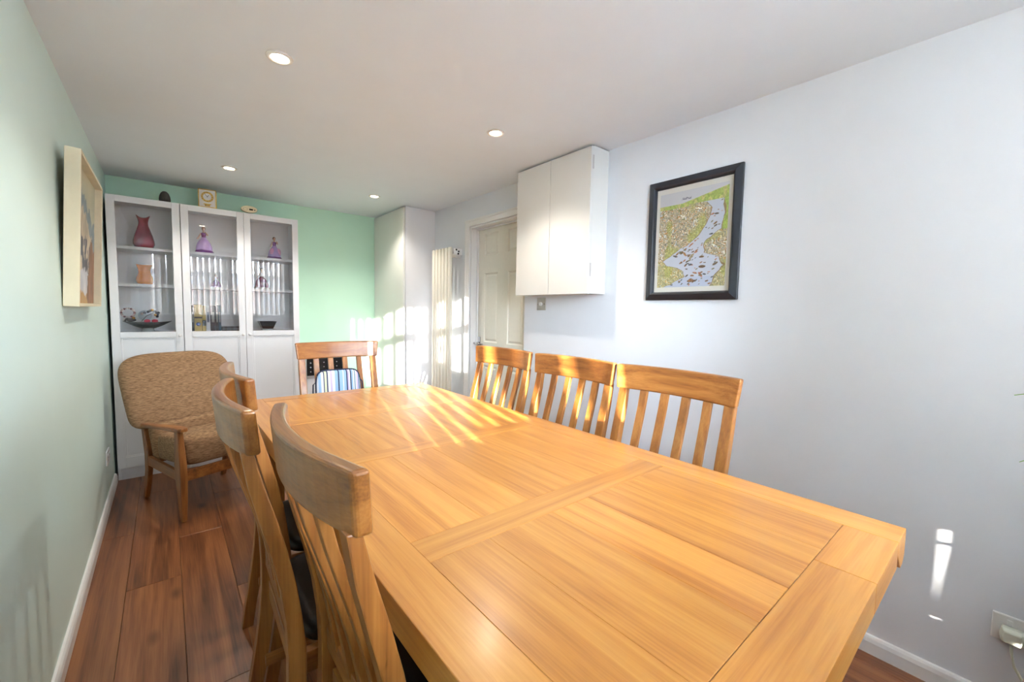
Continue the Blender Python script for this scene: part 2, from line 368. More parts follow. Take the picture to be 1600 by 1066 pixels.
# ------------------------------------------------------------------ radiator
rd = thing('column_radiator', 'tall cream column radiator on the right wall beside the door', 'radiator', (XR, 3.305, 0))
RX = 1.900-XR; n = 6; pitch = .0555
col_me = None
for i in range(n):
    yc = -.167+.028+pitch*i
    if col_me is None:
        pts = []
        for kx in range(16):
            a = 2*PI*kx/16; pts.append((math.copysign(abs(math.cos(a))**.6, math.cos(a))*.016, math.copysign(abs(math.sin(a))**.75, math.sin(a))*.0205))
        mb = MB(); mb.rings([[(p[0]*q, p[1]*q, z) for p in pts] for z, q in [(.10, .8), (.108, 1), (1.800, 1), (1.808, .8)]], True)
        o = mb.build('column', rad_m, rd); col_me = o.data
    else:
        o = bpy.data.objects.new('column', col_me); COL.objects.link(o); o.parent = rd
    o.location = (RX+.014, yc, 0)
for z in (.16, 1.74):
    MB().tube([(RX+.04, -.165, z), (RX+.04, .165, z)], .016, 12).build('manifold', rad_m, rd)
for yy in (-.13, .13):
    for z in (1.755, .2):
        br = bx(RX+.045, -.001, yy-.018, yy+.018, z-.03, z+.03).build('bracket', plastic, rd, bevel=.002)
br = bx(RX+.03, -.002, -.172, -.166, 1.745, 1.800).build('end_bracket', plastic, rd, bevel=.002)
h = MB()
for (a, z) in [(.055, 1.788), (.078, 1.775), (.074, 1.755)]:
    h.tube([(RX+a, -.1745, z), (RX+a, -.1715, z)], .008, 10)
h.build('bolt_hole', black, br)
for yy in (-.12, .12): MB().tube([(RX+.04, yy, 0), (RX+.04, yy, .15)], .008, 10).build('pipe', chrome, rd)

# ------------------------------------------------------------------ pictures
def lerp_tab(tab, v):
    for (a, p), (b, q) in zip(tab, tab[1:]):
        if v <= b: return p+(q-p)*(v-a)/(b-a) if b > a else q
    return tab[-1][1]
def vgrid(name, W, Hh, nu, nv, fn, mtl, parent, place):
    vs = [place(i/nu*W, j/nv*Hh) for j in range(nv+1) for i in range(nu+1)]
    fs = [(j*(nu+1)+i, j*(nu+1)+i+1, (j+1)*(nu+1)+i+1, (j+1)*(nu+1)+i) for j in range(nv) for i in range(nu)]
    me = bpy.data.meshes.new(name); me.from_pydata(vs, [], fs); me.materials.append(mtl)
    ca = me.color_attributes.new('Col', 'FLOAT_COLOR', 'POINT')
    buf = []
    for j in range(nv+1):
        for i in range(nu+1): buf += [*L(fn(i/nu, 1-j/nv)), 1]
    ca.data.foreach_set('color', buf)
    o = bpy.data.objects.new(name, me); COL.objects.link(o); o.parent = parent; return o
rnd = random.Random(3)
_g = {}
def vnoise(x, y, s):
    x *= s; y *= s; xi, yi = math.floor(x), math.floor(y); fx, fy = x-xi, y-yi
    def h(a, b):
        k = (a, b, s)
        if k not in _g: _g[k] = random.Random(a*7919+b*104729+int(s*10)).random()
        return _g[k]
    fx = fx*fx*(3-2*fx); fy = fy*fy*(3-2*fy)
    return (h(xi, yi)*(1-fx)+h(xi+1, yi)*fx)*(1-fy)+(h(xi, yi+1)*(1-fx)+h(xi+1, yi+1)*fx)*fy
Lb = [(0, .0), (.10, .38), (.13, .45), (.16, .68), (.22, .76), (.30, .74), (.40, .69), (.50, .60), (.56, .46), (.60, .33), (.66, .2), (.72, .08), (.77, .14), (.80, .3), (.84, .40), (.89, .42), (.93, .33), (.97, .2), (1, .1)]
Rb = [(0, 1.0), (.12, .93), (.16, .95), (.30, .96), (.38, .93), (.44, .94), (.48, .84), (.52, .78), (.58, .70), (.66, .69), (.69, .82), (.72, .93), (.80, .97), (.85, .93), (.90, .86), (.96, .84), (1, .8)]
boats = [(rnd.uniform(0, 1), rnd.uniform(.14, .98), rnd.uniform(.012, .032), rnd.uniform(-.9, .2), rnd.choice([(120, 92, 66), (96, 84, 72), (150, 110, 78), (80, 84, 92), (178, 120, 92), (128, 124, 96)])) for _ in range(330)]
boats = [b for b in boats if lerp_tab(Lb, b[1])+.03 < b[0] < lerp_tab(Rb, b[1])-.03][:95]
boats += [(.68, .80, .05, .0, (118, 92, 70)), (.66, .88, .045, .9, (186, 120, 100)), (.52, .94, .05, -.1, (112, 88, 62)), (.42, .66, .04, .9, (172, 128, 86)), (.52, .69, .05, -.9, (160, 146, 118)), (.86, .78, .04, -.5, (110, 90, 70)), (.58, .86, .035, .3, (184, 130, 100)), (.67, .70, .035, 0, (124, 108, 72))]
pal = [(176, 158, 116), (156, 158, 150), (206, 190, 148), (136, 130, 116), (222, 214, 196), (186, 138, 88), (132, 142, 108), (232, 226, 214), (160, 168, 176)]
def town(u, v):
    a = int(vnoise(u, v*1.4, 36)*8.99); c = pal[a % len(pal)]
    g = vnoise(u+4, v+1, 6); k = .85+.35*vnoise(u, v, 110)
    gr = (172, 176, 96)
    edge = max(0, min(.7, (g-.68)*4))
    if v > .72: edge = max(edge, .3)
    c = tuple(c[i]*(1-edge)+gr[i]*edge for i in range(3))
    return tuple(max(0, min(255, x*k)) for x in c)
def river(u, v):
    hz = .13-.10*max(0, (u-.35)/.65)
    if v < hz:
        return (212, 214, 220) if not (.34 < u < .48 and .07 < v < .095 and vnoise(u, v, 90) > .5) else (130, 132, 150)
    j = (vnoise(u, v, 14)-.5)*.06
    if v < .18 and u > .45 and v < .15 or (v < .17 and u < .45):
        c = (168, 184, 100) if vnoise(u, v, 20) > .4 else (196, 194, 126)
        k = .85+.3*vnoise(u, v, 80); return tuple(min(255, x*k) for x in c)
    l, r = lerp_tab(Lb, v)+j, lerp_tab(Rb, v)+j
    if u < l or u > r:
        if u > r and v < .45: 
            k = .85+.3*vnoise(u, v, 70); return tuple(x*k for x in (160, 180, 92))
        return town(u, v)
    if u < l+.012 or u > r-.012: return (142, 120, 84)
    for bxx, by, s, an, c in boats:
        dx, dy = (u-bxx), (v-by)*1.38
        if abs(dx) > s or abs(dy) > s: continue
        a, b = dx*math.cos(an)+dy*math.sin(an), -dx*math.sin(an)+dy*math.cos(an)
        if (a/s)**2+(b/(s*.38))**2 < 1: return tuple(x*(.8+.4*vnoise(u, v, 120)) for x in c)
    return (204, 211, 226) if v < .9 else (192, 202, 222)
py0, py1, pz0, pz1 = .818, 1.287, 1.335, 1.946
pf = thing('framed_picture', 'harbour town print with river and boats in dark frame on white wall', 'picture', (XR, (py0+py1)/2, pz0))
hw, hh = (py1-py0)/2, pz1-pz0; fwid = .042
def mitre(bar, o1, o2):   # frame bar as sloped section, mitred
    return bar
outer = [(-hw, 0), (hw, 0), (hw, hh), (-hw, hh)]
def ring_pts(ins, x): return [Vector((x, -hw+ins, ins)), Vector((x, hw-ins, ins)), Vector((x, hw-ins, hh-ins)), Vector((x, -hw+ins, hh-ins))]
sec = [(0, -.002), (0, -.016), (.030, -.026), (.036, -.022), (fwid, -.010), (fwid, -.002)]
names4 = ['frame_bar']*4
for q in range(4):
    rs = []
    for t in (q, (q+1) % 4): rs.append([ring_pts(a, b)[t] for a, b in sec])
    MB().rings(rs, False).build('frame_bar', frame_m, pf, bevel=.0012)
mat_card = mat('ivory_mount', (232, 231, 226), .8, .01, 20)
bx(-.005, -.002, -hw+fwid-.004, hw-fwid+.004, fwid-.004, hh-fwid+.004).build('mount', mat_card, pf)
pw_, ph_ = 2*hw-2*fwid-.038, hh-2*fwid-.05
vgrid('print', pw_, ph_, 170, 250, river, vcol_mat('illustration_ink', .7), pf, lambda a, b: (-.0065, pw_/2-a, fwid+.024+b))
bx(-.0095, -.0085, -hw+fwid-.003, hw-fwid+.003, fwid-.003, hh-fwid+.003).build('glazing', pic_glass, pf)

# deep-framed painting on the left wall, leaning out at the top
pa = thing('box_framed_painting', 'mountain painting in deep cream box frame leaning from the mint wall', 'painting', (XL+.0015, 2.40, 1.250))
pa.rotation_euler = (0, .045, 0)
cream = mat('cream_frame_paint', (226, 218, 190), .55, .04, 14, .2, 180)
creamin = mat('bare_frame_wood', (222, 192, 150), .6, .06, 20)
PWd, PHt, D = .74, .625, .047; t_ = .014
for nm, b in [('side_board', (0, D, 0, t_, 0, PHt)), ('side_board', (0, D, PWd-t_, PWd, 0, PHt)), ('top_board', (0, D, t_, PWd-t_, PHt-t_, PHt)), ('bottom_board', (0, D, t_, PWd-t_, 0, t_))]:
    bx(*b).build(nm, cream, pa, bevel=.002)
def mount(u, v):
    q = (u-.45)/.55; n = vnoise(u*2, v, 7)*.6+vnoise(u*2, v, 19)*.4; j = (n-.5)*.16
    if v < .26+.30*max(0, q)+j:
        a = vnoise(u, v, 4); return (176+40*a, 178+30*a, 158+20*a) if v < .18+.2*q+j else (112+40*n, 130+36*n, 138+34*n)
    if q > .62-.5*(v-.5)+j*2 and v > .48: return (104+70*n, 74+50*n, 52+36*n)
    if v > .93+j: return (186, 136+30*n, 92)
    if v > .72+.1*q+j: return (176+70*n, 182+62*n, 194+52*n)
    if v > .50+j and n < .62: return (50+90*n, 52+84*n, 60+84*n)
    return (168+70*n, 156+66*n, 134+60*n)
vgrid('canvas', PWd-2*t_, PHt-2*t_, 110, 90, mount, vcol_mat('oil_paint', .5), pa, lambda a, b: (.018, t_+a, t_+b))
bx(.004, .016, t_, PWd-t_, t_, PHt-t_).build('backing', creamin, pa)

# ------------------------------------------------------------------ switches and sockets
sw = thing('light_switch', 'steel dimmer light switch below the white wall cabinet', 'switch', (XR, 2.112, 1.275))
bx(-.006, -.0005, -.043, .043, 0, .086).build('plate', steel, sw, bevel=.002)
kn = MB().lathe([(.013, 0), (.0125, .012), (.011, .014)], n=18); M_ = Matrix.Translation((-.006, 0, .043)) @ Matrix.Rotation(-PI/2, 4, 'Y'); kn.v = [tuple(M_ @ Vector(v)) for v in kn.v]; kn.build('knob', plastic, sw)
for yy in (-.03, .03): MB().tube([(-.0065, yy, .043), (-.0055, yy, .043)], .003, 8).build('screw', black, sw)
def socket(label, loc, sgn, width=.146):
    s = thing('wall_socket', label, 'socket', loc)
    x0, x1 = sorted((0.0005*sgn, .009*sgn))
    bx(x0, x1, -width/2, width/2, 0, .086).build('plate', plastic, s, bevel=.003)
    for yy in ((-.036, .036) if width > .1 else (0,)):
        xa, xb = sorted((.009*sgn, .0125*sgn))
        bx(xa, xb, yy-.006, yy+.006, .058, .074).build('rocker', plastic, s, bevel=.001)
        hol = MB()
        xa, xb = sorted((.0085*sgn, .0094*sgn))
        for dy, dz, hh_ in [(0, .046, .008), (-.011, .026, .003), (.011, .026, .003)]: hol.box(xa, xb, yy+dy-.003, yy+dy+.003, dz-hh_/2, dz+hh_/2)
        hol.build('pin_holes', black, s)
    return s
socket('white double socket low on the white wall beside the table end', (XR, -.085, .250), -1)
socket('white socket low on the mint wall beside the armchair', (XL, 3.60, .26), 1, .146)
pg = thing('mains_plug', 'cream mains plug with cable pushed into the double socket', 'plug', (XR-.0130, -.055, .255))
body = MB().rings([[(x, c*q, .028+s*q*1.0) for c, s in [(-.022, -.02), (.022, -.02), (.026, .0), (.022, .024), (-.022, .024), (-.026, 0)]] for x, q in [(0, 1), (-.02, 1), (-.034, .82), (-.036, .7)]], False)
body.build('plug_body', plug_m, pg, bevel=.003)
MB().tube([(-.015, 0, .008), (-.018, -.002, -.02), (-.02, -.01, -.06), (-.012, -.04, -.12), (-.01, -.10, -.19), (-.01, -.2, -.235)], .0038, 8).build('cable', plug_m, pg)

# ------------------------------------------------------------------ downlights
lamp_e = emis('lamp_glow', (1, .86, .62), 60)
bez = mat('downlight_bezel', (236, 232, 226), .3, .01, 20)
dl0 = None
for (x, y, lab) in [(.362, 1.846, 'round recessed ceiling downlight nearest the camera, over the left side of table'), (1.376, 1.826, 'round recessed ceiling downlight in front of the white wall cabinet'),
                    (.364, 3.50, 'round recessed ceiling downlight in front of the display cabinet clock'), (1.377, 3.50, 'round recessed ceiling downlight beside the tall corner cupboard')]:
    if dl0 is None:
        t = thing('downlight', lab, 'ceiling light', (x, y, H), 0, 'recessed ceiling downlights'); dl0 = t
        MB().lathe([(.030, -.001), (.033, -.006), (.044, -.005), (.047, 0.0), (.044, .0), (.030, .0)], n=32).build('bezel', bez, t)
        MB().lathe([(.0005, -.0015), (.030, -.0022), (.030, -.0008), (.0005, -.0008)], n=24).build('lamp', lamp_e, t)
    else:
        t = dup(dl0); t.location = (x, y, H); t['label'] = lab
    ld = bpy.data.lights.new('downlight_spot', 'SPOT'); ld.energy = SPOT; ld.color = (1, .92, .81); ld.spot_size = math.radians(125); ld.spot_blend = .6; ld.shadow_soft_size = .025
    lo = bpy.data.objects.new('downlight_spot', ld); COL.objects.link(lo); lo.location = (x, y, H-.03)

# ------------------------------------------------------------------ display cabinets
BZ, BYF = 2.02, 4.012
def hinged_door(parent, x0, x1, knob_x, ox, oy):
    """half glazed door; front face at BYF"""
    yf, yb_ = BYF-oy, BYF+.019-oy; a, b = x0-ox, x1-ox; st = .046; z0, z1 = .085, BZ-.004; gz0, gz1 = 1.066, 1.972
    d = MB(); d.box(a, a+st, yf, yb_, z0, z1); d.box(b-st, b, yf, yb_, z0, z1); d.box(a+st, b-st, yf, yb_, gz1, z1)
    d.box(a+st, b-st, yf, yb_, gz0-.042, gz0); d.box(a+st, b-st, yf, yb_, z0, .165)
    o = d.build('door', cab_white, parent, bevel=.002, seg=2)
    MB().box(a+st, b-st, yf+.009, yb_-.002, .165, gz0-.042).build('door_panel', cab_white, o)
    mo = MB(); q = .010
    for (u0, u1, v0, v1) in [(a+st, b-st, gz0-.052, gz0-.042), (a+st, b-st, .165, .175), (a+st, a+st+q, .175, gz0-.052), (b-st-q, b-st, .175, gz0-.052)]: mo.box(u0, u1, yf+.004, yf+.010, v0, v1)
    mo.build('moulding', cab_white, o, bevel=.002)
    MB().box(a+st-.004, b-st+.004, yf+.008, yf+.011, gz0-.004, gz1+.004).build('glass_pane', glass, o)
    k_ = MB().lathe([(.004, 0), (.004, .01), (.009, .014), (.011, .02), (.008, .026), (.001, .027)], n=14)
    Mx = Matrix.Translation((knob_x-ox, yf, gz0-.030)) @ Matrix.Rotation(PI/2, 4, 'X'); k_.v = [tuple(Mx @ Vector(v)) for v in k_.v]; k_.build('knob', cab_white, o)
def cabinet(label, x0, x1, doors):
    ox, oy = (x0+x1)/2, 4.17; t = thing('display_cabinet', label, 'cabinet', (ox, oy, 0))
    a, b = x0-ox, x1-ox; y0, y1 = BYF+.021-oy, 4.311-oy
    c = MB(); c.box(a, a+.018, y0, y1, 0, BZ); c.box(b-.018, b, y0, y1, 0, BZ); c.box(a+.018, b-.018, y0, y1, BZ-.020, BZ); c.box(a+.018, b-.018, y1-.006, y1, .08, BZ-.02)
    c.build('carcass', melamine, t, bevel=.001)
    for z in (.10, .40, .72, 1.064, 1.412, 1.675): bx(a+.0185, b-.0185, y0+.004, y1-.0065, z-.020, z).build('shelf', melamine, t)
    bx(a+.0185, b-.0185, y0+.0, y0+.016, 0, .08).build('plinth', cab_white, t)
    for dd in doors: hinged_door(t, *dd, ox, oy)
    return t
CX0 = -.2976
cabinet('white single-door display cabinet with the red and amber vases, against the mint wall', CX0, CX0+.399, [(CX0+.001, CX0+.398, CX0+.398-.022)])
cabinet('white double-door display cabinet holding lady figurines and books', CX0+.401, CX0+1.2, [(CX0+.4025, CX0+.7995, CX0+.7995-.022), (CX0+.8015, CX0+1.199, CX0+.8015+.022)])

# contents
S1, S2, S3 = 1.675, 1.412, 1.064
red_g = mat('plum_red_glass', (150, 30, 52), .06, .3, 14, Transmission_Weight=.12, Coat_Weight=.6)
amb_g = mat('amber_glass', (232, 140, 0), .10, .12, 20, Coat_Weight=.2)
def lip(amp, z_top, h_):
    def f(p, a, r, z):
        if z > z_top-h_:
            k_ = (z-(z_top-h_))/h_; p.z += amp*k_*(math.cos(2*a)); p.x *= 1
        return p
    return f
v = MB().lathe([(.036, 0), (.052, .004), (.062, .03), (.061, .055), (.052, .095), (.039, .135), (.029, .168), (.0275, .185), (.032, .205), (.041, .228), (.038, .228), (.029, .205), (.024, .185), (.026, .168), (.036, .13), (.05, .08), (.05, .03), (.001, .015)], n=36, fn=lip(.012, .228, .05))
o = v.build('red_glass_vase', red_g); o.location = (-.108, 4.13, S1+.0005); tag(o, 'plum red glass vase with pinched rim on the top shelf', 'vase')
v = MB().lathe([(.030, 0), (.043, .005), (.0505, .025), (.048, .048), (.038, .072), (.034, .092), (.037, .115), (.047, .142), (.044, .142), (.036, .11), (.034, .085), (.04, .05), (.04, .02), (.001, .012)], n=32, fn=lip(.003, .142, .04))
o = v.build('amber_glass_vase', amb_g); o.location = (-.112, 4.13, S2+.0005); tag(o, 'amber yellow glass vase with flared rim on the middle shelf', 'vase')
# boat dish with jewellery
dish_m = mat('dark_teal_glaze', (30, 34, 38), .15, .3, 30, Coat_Weight=.5); foot_m = mat('clear_foot', (190, 198, 200), .15, .03, 20)
dt = thing('boat_dish', 'dark boat-shaped dish on a pale foot on the lower shelf', 'dish', (-.105, 4.135, S3+.0005))
R = []
prof = [(.25, .020), (.6, .032), (1.0, .066), (.97, .069), (.58, .040), (.05, .030)]
for q, z in prof:
    R.append([(.140*q*math.copysign(abs(math.cos(2*PI*k_/32))**1.0, math.cos(2*PI*k_/32)), .055*q*math.copysign(abs(math.sin(2*PI*k_/32))**1.5, math.sin(2*PI*k_/32)), z+.010*(abs(math.cos(2*PI*k_/32))**4)*(q > .5)) for k_ in range(32)])
MB().rings(R, True).build('bowl', dish_m, dt)
MB().lathe([(.040, 0), (.036, .012), (.030, .026)], n=24).build('foot', foot_m, dt)
pink = mat('coral_pink', (216, 60, 84), .4, .1, 40)
for i, (dx, nm) in enumerate([(-.003, 'left of the two coral pink pebbles lying in the dark dish'), (.040, 'right of the two coral pink pebbles lying in the dark dish')]):
    o = MB().ball((0, 0, 0), .02, 14, 8, (1, .8, .62)).build('pink_pebble', pink); o.location = (-.105+dx, 4.135, S3+.078); tag(o, nm, 'pebble', 'pink pebbles in the dish')
beadc = [mat('bead_pale', (214, 196, 192), .25, .1, 50), mat('bead_dark', (36, 26, 44), .2, .2, 50), mat('bead_wine', (110, 40, 60), .25, .1, 50), mat('bead_amber', (206, 150, 60), .25, .1, 50)]
bt = thing('bead_bracelet', 'ring of pale and wine coloured beads propped at the left of the dark dish', 'bracelet', (-.212, 4.125, S3+.080))
for i in range(18):
    a = 2*PI*i/18; o = MB().ball((.036*math.cos(a), .012*math.sin(a), .058+.032*math.sin(a)), .0075, 8, 5).build('bead', beadc[0 if i % 3 else 2], bt)
MB().tube([(-.02, 0, -.004), (0, 0, .03)], .006, 8).build('stem', beadc[1], bt)
bt = thing('bead_necklace', 'dark beads with a yellow centre resting above the dark dish', 'necklace', (-.090, 4.108, S3+.076))
for i, (dx, dz, c) in enumerate([(0, .078, 1), (.014, .084, 3), (-.012, .07, 1), (.026, .075, 1), (.036, .062, 1), (.042, .05, 1), (.040, .036, 1), (.030, .048, 3), (.048, .064, 1), (-.03, .062, 1), (-.045, .056, 0)]):
    MB().ball((dx, .004*(i % 3), dz), .0095, 8, 5).build('bead', beadc[c], bt)
MB().tube([(-.05, 0, .0), (-.02, 0, .04), (.03, .004, .07)], .002, 6).build('cord', beadc[1], bt)
MB().ball((-.105, .0, .010), .022, 12, 6, (1.3, .8, .6)).build('bead', beadc[1], bt); MB().ball((-.092, -.004, .024), .010, 8, 5).build('bead', beadc[3], bt)
disc = mat('frosted_disc', (196, 204, 212), .3, .05, 30)
o = MB().lathe([(.001, 0), (.040, 0), (.040, .004), (.001, .004)], n=28).build('glass_disc', disc); o.location = (-.120, 4.172, S3+.118); o.rotation_euler = (PI/2-.3, 0, 0); tag(o, 'pale round glass disc standing behind the dark dish', 'ornament')

# lady figurines
skin = mat('porcelain_skin', (232, 196, 176), .25, .02, 30)
def lady(label, loc, h_, gown, hem, hair, rz=0, seated=False, wide=1.0, front=None):
    s = h_/.20; t = thing('lady_figurine', label, 'figurine', loc, rz, 'lady figurines in the cabinet')
    n = 28
    def wav(p, a, r, z):
        k_ = 1+.06*math.sin(7*a)*max(0, 1-z/(.10*s)); return Vector((p.x*k_, p.y*k_, p.z))
    sk = [(.053*wide, .018), (.0525*wide, .03), (.049*wide, .055), (.041*wide, .078), (.028*wide, .098), (.017, .113), (.0145, .120)]
    MB().lathe([(r*s, z*s) for r, z in sk], n=n, sy=.8, fn=wav).build('skirt', gown, t)
    MB().lathe([(r*s, z*s) for r, z in [(.050*wide, 0), (.061*wide, .001), (.060*wide, .009), (.0535*wide, .020), (.044*wide, .022)]], n=n, sy=.8, fn=wav).build('hem', hem, t)
    if front:
        for sg in (-1, 1):
            MB().ball((sg*.026*s, -.018*s, .058*s), .030*s, 12, 8, (.75, .55, 1.3)).build('overskirt', front, t)
    MB().lathe([(r*s, z*s) for r, z in [(.0145, .118), (.013, .126), (.016, .140), (.018, .150), (.014, .155)]], n=16, sy=.75).build('bodice', hem, t)
    b = MB(); b.tube([(0, 0, .148*s), (0, 0, .160*s), (0, 0, .172*s)], [.013*s, .0065*s, .006*s], 10)
    b.ball((0, -.001*s, .183*s), .0125*s, 14, 10, (.85, .95, 1.15)); b.ball((0, -.0125*s, .181*s), .0025*s, 6, 4)
    b.tube([(-.014*s, 0, .152*s), (-.024*s, -.004*s, .134*s), (-.034*s, -.010*s, .112*s), (-.040*s, -.012*s, .104*s)], [.0055*s, .005*s, .004*s, .0045*s], 8)
    b.tube([(.014*s, 0, .152*s), (.026*s, -.006*s, .138*s), (.020*s, -.016*s, .150*s), (.012*s, -.018*s, .160*s)], [.0055*s, .005*s, .004*s, .0045*s], 8)
    o = b.build('body', skin, t, autosm=True)
    rm = o.modifiers.new('skinjoin', 'REMESH'); rm.mode = 'VOXEL'; rm.voxel_size = .0016*s; rm.use_smooth_shade = True
    hr = MB().ball((0, .003*s, .187*s), .0135*s, 12, 8, (.95, 1.0, 1.05)); hr.ball((0, .012*s, .196*s), .007*s, 10, 6); hr.build('hair', hair, t)
    return t
lil = mat('lilac_glaze', (176, 140, 200), .2, .12, 40); pur = mat('purple_glaze', (120, 52, 130), .2, .15, 40); pk = mat('pink_glaze', (222, 150, 196), .2, .1, 40)
mag = mat('magenta_glaze', (132, 40, 92), .2, .2, 40); whg = mat('white_glaze', (236, 230, 232), .2, .05, 40)
blond = mat('fair_hair_glaze', (196, 140, 110), .3, .1, 60); brun = mat('brown_hair_glaze', (70, 46, 38), .3, .1, 60)
lady('lady figurine in lilac gown with purple hem, fair hair, on the top shelf', (.248, 4.12, S1+.0005), .205, lil, pur, blond, -.2)
lady('lady figurine in pink and lilac gown with dark hair, on the top shelf at right', (.738, 4.12, S1+.0005), .188, lil, pur, brun, .2, front=pk)
lady('small lady figurine with wide purple skirts on the middle shelf above the books', (.318, 4.13, S2+.0005), .105, pur, lil, brun, .5, wide=1.25)
lady('lady figurine in magenta and white gown on the middle shelf of the right door', (.640, 4.13, S2+.0005), .180, mag, whg, brun, -.3, wide=1.1, front=mag)

# books
bx0 = .150
specs = [('dark_green_book', 'dark green book at the left end of the row on the lower shelf', .019, .200, (34, 44, 44)), ('yellow_book', 'thick cream yellow book with a blue globe on its spine', .050, .205, (214, 190, 120)),
         ('yellow_black_book', 'thin yellow and black book beside the globe book', .024, .200, (196, 172, 96)), ('white_book', 'white book in the middle of the row on the lower shelf', .027, .205, (222, 224, 226)),
         ('charcoal_book', 'thick charcoal book right of the white book', .036, .200, (62, 64, 72)), ('black_book', 'slim black book between charcoal and teal books', .017, .196, (30, 32, 40)), ('teal_book', 'teal blue book at the right end of the row', .018, .206, (40, 86, 110))]
page = mat('page_edges', (226, 218, 200), .8, .05, 80)
for nm, lab, wd, ht, c in specs:
    t = thing(nm, lab, 'book', (bx0+wd/2, 4.145, S3+.0005), 0, 'books on the lower shelf')
    cm = mat(nm+'_cover', c, .45, .05, 30); wq = wd/2-.0008
    cv = MB().box(-wq, -wq+.002, -.075, .075, 0, ht); cv.box(wq-.002, wq, -.075, .075, 0, ht); cv.box(-wq+.002, wq-.002, -.075, -.072, 0, ht); cv.build('cover', cm, t)
    bx(-wq+.0025, wq-.0025, -.071, .071, .003, ht-.004).build('pages', page, t)
    if nm == 'yellow_book':
        MB().lathe([(.001, 0), (.015, 0), (.015, .0006), (.001, .0006)], n=20)
        g = MB().lathe([(.001, 0), (.015, 0), (.015, .0006), (.001, .0006)], n=20); Mx = Matrix.Translation((0, -.0752, .055)) @ Matrix.Rotation(PI/2, 4, 'X'); g.v = [tuple(Mx @ Vector(q)) for q in g.v]
        g.build('globe_emblem', mat('blue_emblem', (90, 110, 160), .4, .3, 90), t); bx(-wq, wq, -.0757, -.075, .100, .112).build('spine_band', mat('band_dark', (70, 60, 60), .5), t)
    if nm == 'yellow_black_book': bx(-wq, wq, -.0757, -.075, .04, .085).build('spine_band', black, t); 
    if nm in ('charcoal_book', 'black_book', 'teal_book', 'dark_green_book', 'white_book'): bx(-wq*.5, wq*.5, -.0757, -.075, .07, .15).build('spine_title', mat(nm+'_title', (180, 180, 176) if nm != 'white_book' else (90, 100, 120), .5, .3, 200), t)
    bx0 += wd
t = thing('black_album', 'black flat album lying beside the row of books', 'book', (.410, 4.13, S3+.0005))
bx(-.066, .066, -.08, .08, 0, .004).build('cover', black, t); bx(-.064, .064, -.078, .078, .0045, .028).build('pages', mat('grey_pages', (110, 112, 116), .7, .1, 100), t); bx(-.066, .066, -.08, .08, .0285, .033).build('cover', black, t)
# dark square bowl
t = thing('dark_square_bowl', 'dark square tapered bowl on a clear base behind the right glass door', 'bowl', (.672, 4.13, S3+.0005))
MB().rings([[(sx_*q, sy_*q, z) for sx_, sy_ in [(-1, -1), (1, -1), (1, 1), (-1, 1)]] for q, z in [(.040, .014), (.046, .030), (.064, .076), (.060, .076), (.042, .034), (.004, .030)]], False).build('bowl', mat('dark_bowl_glaze', (48, 46, 54), .2, .1, 30), t, bevel=.002)
bx(-.042, .042, -.042, .042, 0, .013).build('base', foot_m, t, bevel=.002)

# on top of the cabinets
stone_m = mat('speckled_stone', (62, 60, 58), .75, .45, 140, .5, 160)
o = MB().lathe([(.026, 0), (.033, .004), (.0345, .02), (.031, .045), (.023, .066), (.012, .078), (.001, .081)], n=24).build('stone_egg', stone_m); o.location = (.020, 4.075, BZ+.0005); tag(o, 'dark speckled egg-shaped stone on top of the display cabinet', 'ornament')
ck = thing('mantel_clock', 'brass and white square mantel clock on top of the display cabinet', 'clock', (.278, 4.085, BZ+.0005), -.12)
cw, chh, cd = .054, .140, .032
bs = MB(); bs.box(-cw-.003, cw+.003, -cd-.003, cd+.003, 0, .008); bs.box(-cw-.003, cw+.003, -cd-.003, cd+.003, chh-.006, chh)
for sx_ in (-1, 1):
    for sy_ in (-1, 1): bs.box(sx_*cw-.003, sx_*cw+.003, sy_*cd-.003, sy_*cd+.003, .008, chh-.006)
bs.build('case_frame', gold, ck, bevel=.0008)
bx(-cw+.003, cw-.003, -cd+.004, cd-.004, .008, chh-.006).build('dial_plate', mat('white_dial', (236, 236, 238), .35, .01), ck)
ring = MB(); zc = .084; yy = -cd+.0038
R = []
for r_ in (.026, .040):
    R.append([(r_*math.cos(2*PI*k_/40), yy, zc+r_*math.sin(2*PI*k_/40)) for k_ in range(40)])
R2 = [[(p[0], yy-.001, p[2]) for p in r_] for r_ in R]
MB().rings([R[0], R[1], R2[1], R2[0]], False, cap=False, closed=True).build('chapter_ring', gold, ck)
def text_mesh(s, size):
    cu = bpy.data.curves.new('txt', 'FONT'); cu.body = s; cu.size = size; cu.align_x = 'CENTER'; cu.align_y = 'CENTER'
    ob = bpy.data.objects.new('txt', cu); COL.objects.link(ob); bpy.context.view_layer.update()
    me = bpy.data.meshes.new_from_object(ob.evaluated_get(bpy.context.evaluated_depsgraph_get())); bpy.data.objects.remove(ob); return me
numer = ['XII', 'I', 'II', 'III', 'IIII', 'V', 'VI', 'VII', 'VIII', 'IX', 'X', 'XI']
nm_m = mat('numeral_black', (40, 30, 20), .5)
jm = MB()
for i, s_ in enumerate(numer):
    me = text_mesh(s_, .010); a = -2*PI*i/12
    Mx = Matrix.Translation((0, yy-.0014, zc)) @ Matrix.Rotation(PI/2, 4, 'X') @ Matrix.Rotation(a, 4, 'Z') @ Matrix.Translation((0, .033, 0))
    jm.add([Mx @ v_.co for v_ in me.vertices], [tuple(p.vertices) for p in me.polygons]); bpy.data.meshes.remove(me)
jm.build('numerals', nm_m, ck)
